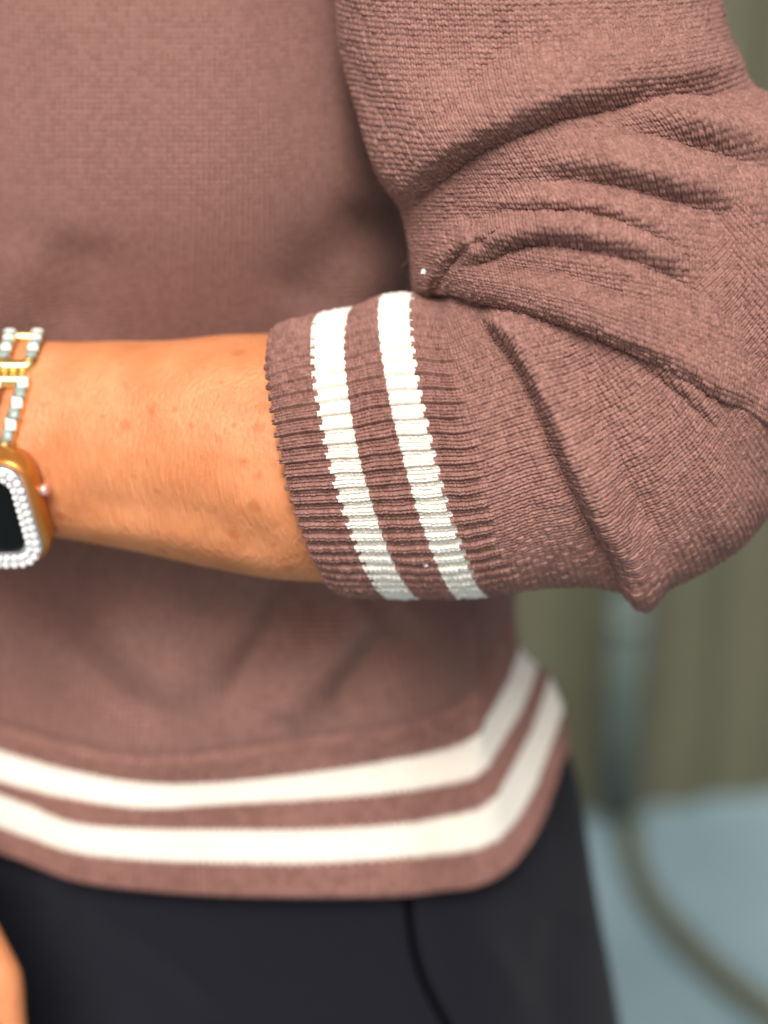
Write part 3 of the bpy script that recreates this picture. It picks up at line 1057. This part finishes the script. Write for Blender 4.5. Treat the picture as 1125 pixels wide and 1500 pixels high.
# ------------------------------------------------------------------ trousers
def build_trousers():
    m, n, l, b = new_mat('dark_twill')
    b.inputs['Base Color'].default_value = (0.0052, 0.0050, 0.0100, 1)
    b.inputs['Roughness'].default_value = 0.95
    b.inputs['Specular IOR Level'].default_value = 0.2
    b.inputs['Sheen Weight'].default_value = 0.04
    b.inputs['Sheen Roughness'].default_value = 0.5
    tc = n.new('ShaderNodeTexCoord')
    wv_ = n.new('ShaderNodeTexWave')
    wv_.inputs['Scale'].default_value = 420
    wv_.bands_direction = 'DIAGONAL'
    wv_.inputs['Distortion'].default_value = 1.0
    l.new(tc.outputs['Object'], wv_.inputs['Vector'])
    bp = n.new('ShaderNodeBump')
    bp.inputs['Distance'].default_value = 0.0003
    l.new(wv_.outputs[0], bp.inputs['Height'])
    l.new(bp.outputs[0], b.inputs['Normal'])
    rows = [
        (0, 485, 1, [-300, 0, 107, 213, 320, 450, 575, 630, 680, 720, 760, 790], [1050, 1140, 1160, 1180, 1180, 1178, 1168, 1155, 1138, 1100, 1045, 985]),
        (1, 500, 1, [-300, 0, 107, 213, 320, 450, 587, 645, 703, 752, 806, 843], [1190, 1285, 1322, 1335, 1340, 1340, 1336, 1325, 1308, 1270, 1212, 1135]),
        (2, 535, 1, [-300, 0, 107, 213, 320, 450, 590, 655, 720, 778, 835, 872], [1340, 1440, 1475, 1492, 1500, 1500, 1495, 1480, 1455, 1415, 1370, 1305]),
        (3, 590, 1, [-300, 0, 107, 213, 320, 450, 600, 670, 740, 805, 870, 908], [1540, 1635, 1668, 1685, 1692, 1692, 1685, 1670, 1645, 1605, 1560, 1500]),
        (4, 700, 1, [-300, 0, 107, 213, 320, 450, 600, 680, 755, 825, 900, 950], [1840, 1935, 1968, 1985, 1992, 1992, 1985, 1970, 1945, 1905, 1860, 1800]),
    ]
    keys = torso_keys(rows)
    cp = np.concatenate([np.linspace(0, 12, 360, endpoint=False), np.linspace(12, 20, 60, endpoint=False)])
    vs_ = np.linspace(0, 4, 160)
    P = loft(keys, vs_, None, cpos=cp)
    N = grid_normals(P, ring_out(P))
    fr = N[..., 2] < 0.3
    for sp in (
        dict(pts=[(596, 1290), (600, 1340), (608, 1395), (625, 1445), (655, 1500), (700, 1570)], amp=9, wu=26, wl=4, val=7, vo=5, vw=5, f0=5, f1=5),
        dict(pts=[(20, 1290), (50, 1370), (85, 1450), (100, 1550)], amp=-12, wu=40, wl=40, f0=40, f1=40),
        dict(pts=[(300, 1330), (330, 1420), (350, 1550)], amp=6, wu=60, wl=60, f0=30, f1=30),
        dict(pts=[(120, 1330), (230, 1390), (330, 1480)], amp=7, wu=22, wl=22, f0=50, f1=50),
        dict(pts=[(640, 1340), (720, 1400), (770, 1490)], amp=6, wu=22, wl=22, f0=40, f1=40),
        dict(pts=[(830, 1330), (810, 1420), (820, 1520)], amp=-8, wu=30, wl=30, f0=30, f1=30),
    ):
        P = fold(P, N, fr, sp)
    F = grid_faces(*P.shape[:2])
    Wp = W(P.reshape(-1, 3)) - BASE
    # the two legs down to the floor
    last = Wp.reshape(len(vs_), -1, 3)[-1]
    cx, cy = last[:, 0].mean(), last[:, 1].mean()
    VV, FF_ = [Wp], [F]
    off = len(Wp)
    for s in (-1, 1):
        zt = last[:, 2].max() + 0.02
        z = np.linspace(zt, 0.015, 40)
        path = np.stack([cx + s * (0.088 + 0 * z), cy + 0 * z, z], 1)
        rad = np.interp(z, [0, 0.45, zt], [0.085, 0.088, 0.105])
        v_, f_ = tube_np(path, rad, 40)
        VV.append(v_)
        FF_.append(f_ + off)
        off += len(v_)
    o = link_mesh('trousers', mesh_np('trousers', np.concatenate(VV), np.concatenate(FF_)), m, person)
    tag(o, 'dark charcoal trousers below the striped hem')
    # stitched pocket edge
    dark = simple('dark_thread', (0.0015, 0.0015, 0.002), 1.0, Specular_IOR_Level=0.0)
    line = hermite(np.array([[0, 597, 1295], [1, 600, 1340], [2, 608, 1395], [3, 625, 1445], [4, 655, 1500], [5, 700, 1570]], float), np.linspace(0, 5, 60))
    flat = P.reshape(-1, 3)
    ok = flat[:, 2] < 800
    fl = flat[ok]
    path = []
    for q in line:
        k = np.argmin((fl[:, 0] - q[0])**2 + (fl[:, 1] - q[1])**2)
        path.append((q[0], q[1], fl[k, 2]))
    path = np.array(path)
    path[:, 2] = np.convolve(np.pad(path[:, 2], 4, mode='edge'), np.ones(9) / 9, mode='valid') - 1
    v_, f_ = tube_np(W(path) - BASE, 0.0017, 10)
    link_mesh('pocket_seam', mesh_np('pocket_seam', v_, f_), dark, o)


build_trousers()

# lint caught on the wool
lint_m = simple('white_lint', (0.8, 0.78, 0.76), 0.9)
for (x, y, d, r) in ((621, 398, -8, 4.5), (624, 827, -95, 3.2)):
    bm = bmesh.new()
    bmesh.ops.create_icosphere(bm, subdivisions=2, radius=r / PPM)
    rng = np.random.RandomState(int(x))
    for vtx in bm.verts:
        vtx.co *= 0.7 + 0.6 * rng.rand()
    me = bpy.data.meshes.new('lint')
    bm.to_mesh(me)
    bm.free()
    o = link_mesh('lint', me, lint_m, sweater)
    # seat it on the cloth
    best = min((FPf, UP.reshape(-1, 3)), key=lambda A_: (lambda s_: s_[np.argmin(s_)])(np.where(A_[:, 2] < 60, (A_[:, 0] - x)**2 + (A_[:, 1] - y)**2, 1e9)))
    sc_ = np.where(best[:, 2] < 60, (best[:, 0] - x)**2 + (best[:, 1] - y)**2, 1e9)
    o.location = tuple(W(best[np.argmin(sc_)] + np.array([0, 0, -2.0])) - BASE)


# ------------------------------------------------------------------ watch
def build_watch():
    amber = simple('amber_case_metal', (0.50, 0.19, 0.035), 0.3, metal=0.6, noise=(40, 0.9, 1.1))
    glass = simple('black_watch_glass', (0.003, 0.003, 0.003), 0.12, Specular_IOR_Level=0.2)
    crystal = simple('clear_white_crystal', (0.82, 0.80, 0.80), 0.12, metal=0.15)
    silver = simple('silver_bezel_metal', (0.72, 0.70, 0.68), 0.25, metal=0.9)
    pink = simple('rose_crown_metal', (0.75, 0.45, 0.36), 0.3, metal=0.6)
    r = np.array([150, -5, -60.0])
    u = np.array([-43, -148, -95.0])
    er = r / np.linalg.norm(r)
    eu = u - er * (u @ er)
    eu /= np.linalg.norm(eu)
    en = np.cross(er, eu)
    C = np.array([-25, 756, 4.0])
    hw, hh = 78.0, 86.0

    def L(a, b, c):
        return C + er * a + eu * b + en * c

    def rrect(hx, hy, rad, n=12):
        pts = []
        for k, (sx, sy) in enumerate(((1, 1), (-1, 1), (-1, -1), (1, -1))):
            for t in np.linspace(0, math.pi / 2, n):
                ang = k * math.pi / 2 + t
                pts.append((sx * (hx - rad) + rad * math.cos(ang), sy * (hy - rad) + rad * math.sin(ang)))
        return np.array(pts)

    base = W(C + en * -60)
    root = bpy.data.objects.new('smart_watch', None)
    COL.objects.link(root)
    root.location = tuple(base)
    tag(root, 'square watch with black screen and white crystal bezel on the wrist', 'watch')

    def prof(name, layers, mat, cap=True, parent=None):
        """stack of rounded rectangles (hx, hy, radius, height)"""
        P = np.array([[L(x, y, c) for x, y in rrect(hx, hy, rr)] for hx, hy, rr, c in layers])
        if cap:
            hx, hy, rr, c = layers[-1]
            P = np.concatenate([P, [[L(x * 0.02, y * 0.02, c) for x, y in rrect(hx, hy, rr)]]])
        V = W(P.reshape(-1, 3)) - base
        return link_mesh(name, mesh_np(name, V, grid_faces(P.shape[0], P.shape[1])), mat, parent or root)

    case = prof('case', [(50, 58, 30, -66), (74, 80, 36, -62), (84, 90, 40, -50), (88, 94, 42, -32), (87, 93, 42, -12), (82, 90, 40, -4), (70, 78, 34, -3)], amber)
    prof('bezel', [(hw + 3, hh + 3, 40, -4), (hw + 3, hh + 3, 40, 3), (hw, hh, 38, 7), (hw - 20, hh - 20, 26, 7), (hw - 23, hh - 23, 24, 1)], silver, cap=False)
    prof('screen', [(hw - 20, hh - 20, 25, -2), (hw - 21, hh - 21, 25, 3), (hw - 28, hh - 28, 22, 5.5), (hw - 45, hh - 45, 14, 6.5)], glass)
    # crown on the right side
    p = [L(86, 22, -30), L(97, 22, -30), L(100, 22, -30)]
    v_, f_ = tube_np(W(np.array(p)) - base, np.array([9, 9, 6]) / PPM, 16)
    link_mesh('crown', mesh_np('crown', v_, f_), pink, case)
    # crystals in two rows round the bezel
    bm = bmesh.new()
    for off, rad in ((3.5, 6.4), (15.0, 5.6)):
        q = rrect(hw - off, hh - off, 38 - off, 40)
        q = np.concatenate([q, q[:1]])
        s = np.concatenate([[0], np.cumsum(np.linalg.norm(np.diff(q, axis=0), axis=1))])
        n = int(s[-1] / (rad * 2.05))
        for t in np.linspace(0, s[-1], n, endpoint=False):
            x, y = np.interp(t, s, q[:, 0]), np.interp(t, s, q[:, 1])
            c = L(x, y, 8.5)
            top = bmesh.ops.create_icosphere(bm, subdivisions=1, radius=rad / PPM)
            for vtx in top['verts']:
                vtx.co += Vector(W(c) - base)
    me = bpy.data.meshes.new('crystals')
    bm.to_mesh(me)
    bm.free()
    o = link_mesh('crystals', me, crystal, root)
    o['kind'] = 'stuff'
    # strap round the wrist
    th = np.linspace(0, 2 * np.pi, 90, endpoint=False)
    rows = []
    for (x, g) in ((-88, 0), (-88, 10), (-80, 13), (-16, 13), (-8, 10), (-8, 0)):
        t = np.clip((x + 60) / 80, -0.4, 1.2)
        top, bot, dC, rd = 505 - 6 * t, 782 + 2 * t, 118 - 12 * t, 100 + 6 * t
        cy, hy = (top + bot) / 2, (bot - top) / 2
        rows.append(np.stack([np.full_like(th, x), cy - np.cos(th) * (hy + g), dC - np.sin(th) * (rd + g)], -1))
    P = np.array(rows)
    V = W(P.reshape(-1, 3)) - base
    link_mesh('strap', mesh_np('strap', V, grid_faces(P.shape[0], P.shape[1])), amber, root)


build_watch()


# ------------------------------------------------------------------ bracelet
def build_bracelet():
    gold = simple('pale_gold', (0.83, 0.60, 0.24), 0.22, metal=0.95)
    pearl = simple('milky_white_stone', (0.80, 0.84, 0.76), 0.15)
    grey = simple('grey_green_stone', (0.25, 0.30, 0.26), 0.15)
    x0 = -10.0
    top, bot, dC, rd = 499, 784, 107, 106
    cy, hy = (top + bot) / 2, (bot - top) / 2

    def S(x, ang, g):
        """on the wrist: ang 0 = top, 90 deg = towards the viewer"""
        return np.array([x + 45 * math.cos(ang), cy - math.cos(ang) * (hy + g), dC - math.sin(ang) * (rd + g)])

    base = W(S(x0, R(180), 6))
    root = bpy.data.objects.new('bracelet', None)
    COL.objects.link(root)
    root.location = tuple(base)
    tag(root, 'gold bracelet of rectangular links set with pale stones, above the watch', 'bracelet')
    nl = 7
    step = 2 * math.pi / nl
    a0 = R(76)

    # linked frames, each bent to the wrist
    for k in range(nl):
        ac = a0 + k * step
        ha = step * 0.40
        hx = 22.0
        path = []
        for (fx, fa) in ((1, -1), (1, 1), (-1, 1), (-1, -1)):
            path.append((fx, fa))
        ring = []
        N_ = 14
        for i in range(4):
            p, q = path[i], path[(i + 1) % 4]
            for t in np.linspace(0, 1, N_, endpoint=False):
                e = 0.5 - 0.5 * math.cos(t * math.pi) if False else t
                ring.append((p[0] + (q[0] - p[0]) * e, p[1] + (q[1] - p[1]) * e))
        ring = np.array(ring)
        # soften the corners
        for _ in range(2):
            ring = (np.roll(ring, 1, 0) + 2 * ring + np.roll(ring, -1, 0)) / 4
        P = np.array([S(x0 + hx * a_, ac + ha * b_, 4) for a_, b_ in ring])
        v_, f_ = tube_np(W(P) - base, 12.0 / PPM, 10, closed=True)
        lk = link_mesh('link', mesh_np('link', v_, f_), gold, root)
        # stones along the two long sides and the top
        for side in (1, -1):
            for i, t in enumerate(np.linspace(-0.86, 0.62, 6)):
                c = S(x0 + hx * side - 2 * side, ac + ha * t, 13)
                tn = S(x0 + hx * side, ac + ha * t + 0.05, 15) - c
                tn[0] = 0
                tn /= np.linalg.norm(tn)
                nn = np.array([0, -math.cos(ac + ha * t), -math.sin(ac + ha * t)])
                ex = np.array([1.0, 0, 0])
                bx = []
                for lv, sc_ in ((-3, 1.0), (2, 1.0), (5, 0.62)):
                    for (i1, i2) in ((1, 1), (-1, 1), (-1, -1), (1, -1)):
                        bx.append(c + nn * lv + ex * i1 * 8.0 * sc_ + tn * i2 * 10.0 * sc_)
                V = W(np.array(bx)) - base
                F = [[0, 1, 5, 4], [1, 2, 6, 5], [2, 3, 7, 6], [3, 0, 4, 7], [4, 5, 9, 8], [5, 6, 10, 9], [6, 7, 11, 10], [7, 4, 8, 11], [8, 9, 10, 11], [3, 2, 1, 0]]
                link_mesh('stone', mesh_np('stone', V, np.array(F), smooth=False), grey if (i + 1) % 2 == 0 else pearl, lk)
        # little connecting ring
        P = np.array([S(x0 + 7 * math.cos(t), ac + step / 2 + 0.11 * math.sin(t), 11) for t in np.linspace(0, 2 * math.pi, 20, endpoint=False)])
        v_, f_ = tube_np(W(P) - base, 3.2 / PPM, 8, closed=True)
        link_mesh('connector', mesh_np('connector', v_, f_), gold, root)


build_bracelet()


# ------------------------------------------------------------------ fine fibres
def fibres(name, pts, nrm, count, lmin, lmax, rad, lay, seed, mat, parent, drift=None):
    """short bent hairs rooted on a surface (sketch space), three-sided and tapering, joined as one fuzz"""
    rng = np.random.RandomState(seed)
    k = rng.choice(len(pts), count, replace=len(pts) < count)
    p0, n0 = pts[k], nrm[k]
    t = rng.normal(size=(count, 3))
    if drift is not None:
        t = t * 0.35 + np.asarray(drift)[None]
    t -= n0 * np.sum(t * n0, 1, keepdims=True)
    t /= np.linalg.norm(t, axis=1, keepdims=True) + 1e-9
    L = rng.uniform(lmin, lmax, (count, 1))
    up = rng.uniform(0.15, 0.9, (count, 1)) * (1 - lay)
    bend = rng.normal(size=(count, 3)) * 0.35
    path = []
    for q in (0.0, 0.35, 0.7, 1.0):
        path.append(p0 + (t * q + n0 * up * (q - 0.45 * q * q) + bend * q * q) * L)
    path = np.stack(path, 1)                               # count,4,3
    d = path[:, -1] - path[:, 0]
    d /= np.linalg.norm(d, axis=1, keepdims=True) + 1e-9
    a = np.cross(d, n0 + 0.01)
    a /= np.linalg.norm(a, axis=1, keepdims=True) + 1e-9
    b = np.cross(d, a)
    V = []
    for i, rr in enumerate((1.0, 0.9, 0.65, 0.15)):
        for j in range(3):
            an = 2.0944 * j
            V.append(path[:, i] + (a * math.cos(an) + b * math.sin(an)) * rad * rr)
    V = np.stack(V, 1).reshape(-1, 3)
    f = np.array([[i * 3 + j, i * 3 + (j + 1) % 3, (i + 1) * 3 + (j + 1) % 3, (i + 1) * 3 + j] for i in range(3) for j in range(3)])
    F = (f[None] + (np.arange(count) * 12)[:, None, None]).reshape(-1, 4)
    o = put(name, V, F, mat, parent)
    o['kind'] = 'stuff'
    return o


fz = simple('wool_fibre', (0.34, 0.19, 0.165), 0.8)
fm = (np.abs(FT - math.pi / 2) < R(110))[None] & (FV > 0)[:, None] & (FV < 84)[:, None]
um = (np.abs(UT - math.pi / 2) < R(110))[None] & (UV_ > 0)[:, None] & (UV_ < 79)[:, None]
fibres('wool_fuzz', np.concatenate([FP[fm], UP[um]]), np.concatenate([FN2[fm], UN2[um]]), 14000, 5, 14, 0.12, 0.1, 3, fz, sweater)

# downy hair on the bare forearm
HP = ARM_P
hn = np.cross(np.gradient(HP, axis=1), np.gradient(HP, axis=0))
hn /= np.linalg.norm(hn, axis=-1, keepdims=True)
hn *= -np.sign(hn[..., 2].mean())
body_o = [c for c in person.children if c.name.startswith('body')][0]
hair_m = simple('fair_arm_hair', (0.42, 0.20, 0.075), 0.45)
fibres('arm_hair', HP.reshape(-1, 3) - hn.reshape(-1, 3) * 1.0, hn.reshape(-1, 3), 1100, 14, 34, 0.13, 0.55, 8, hair_m, body_o, drift=(-0.75, 0.55, 0.0))
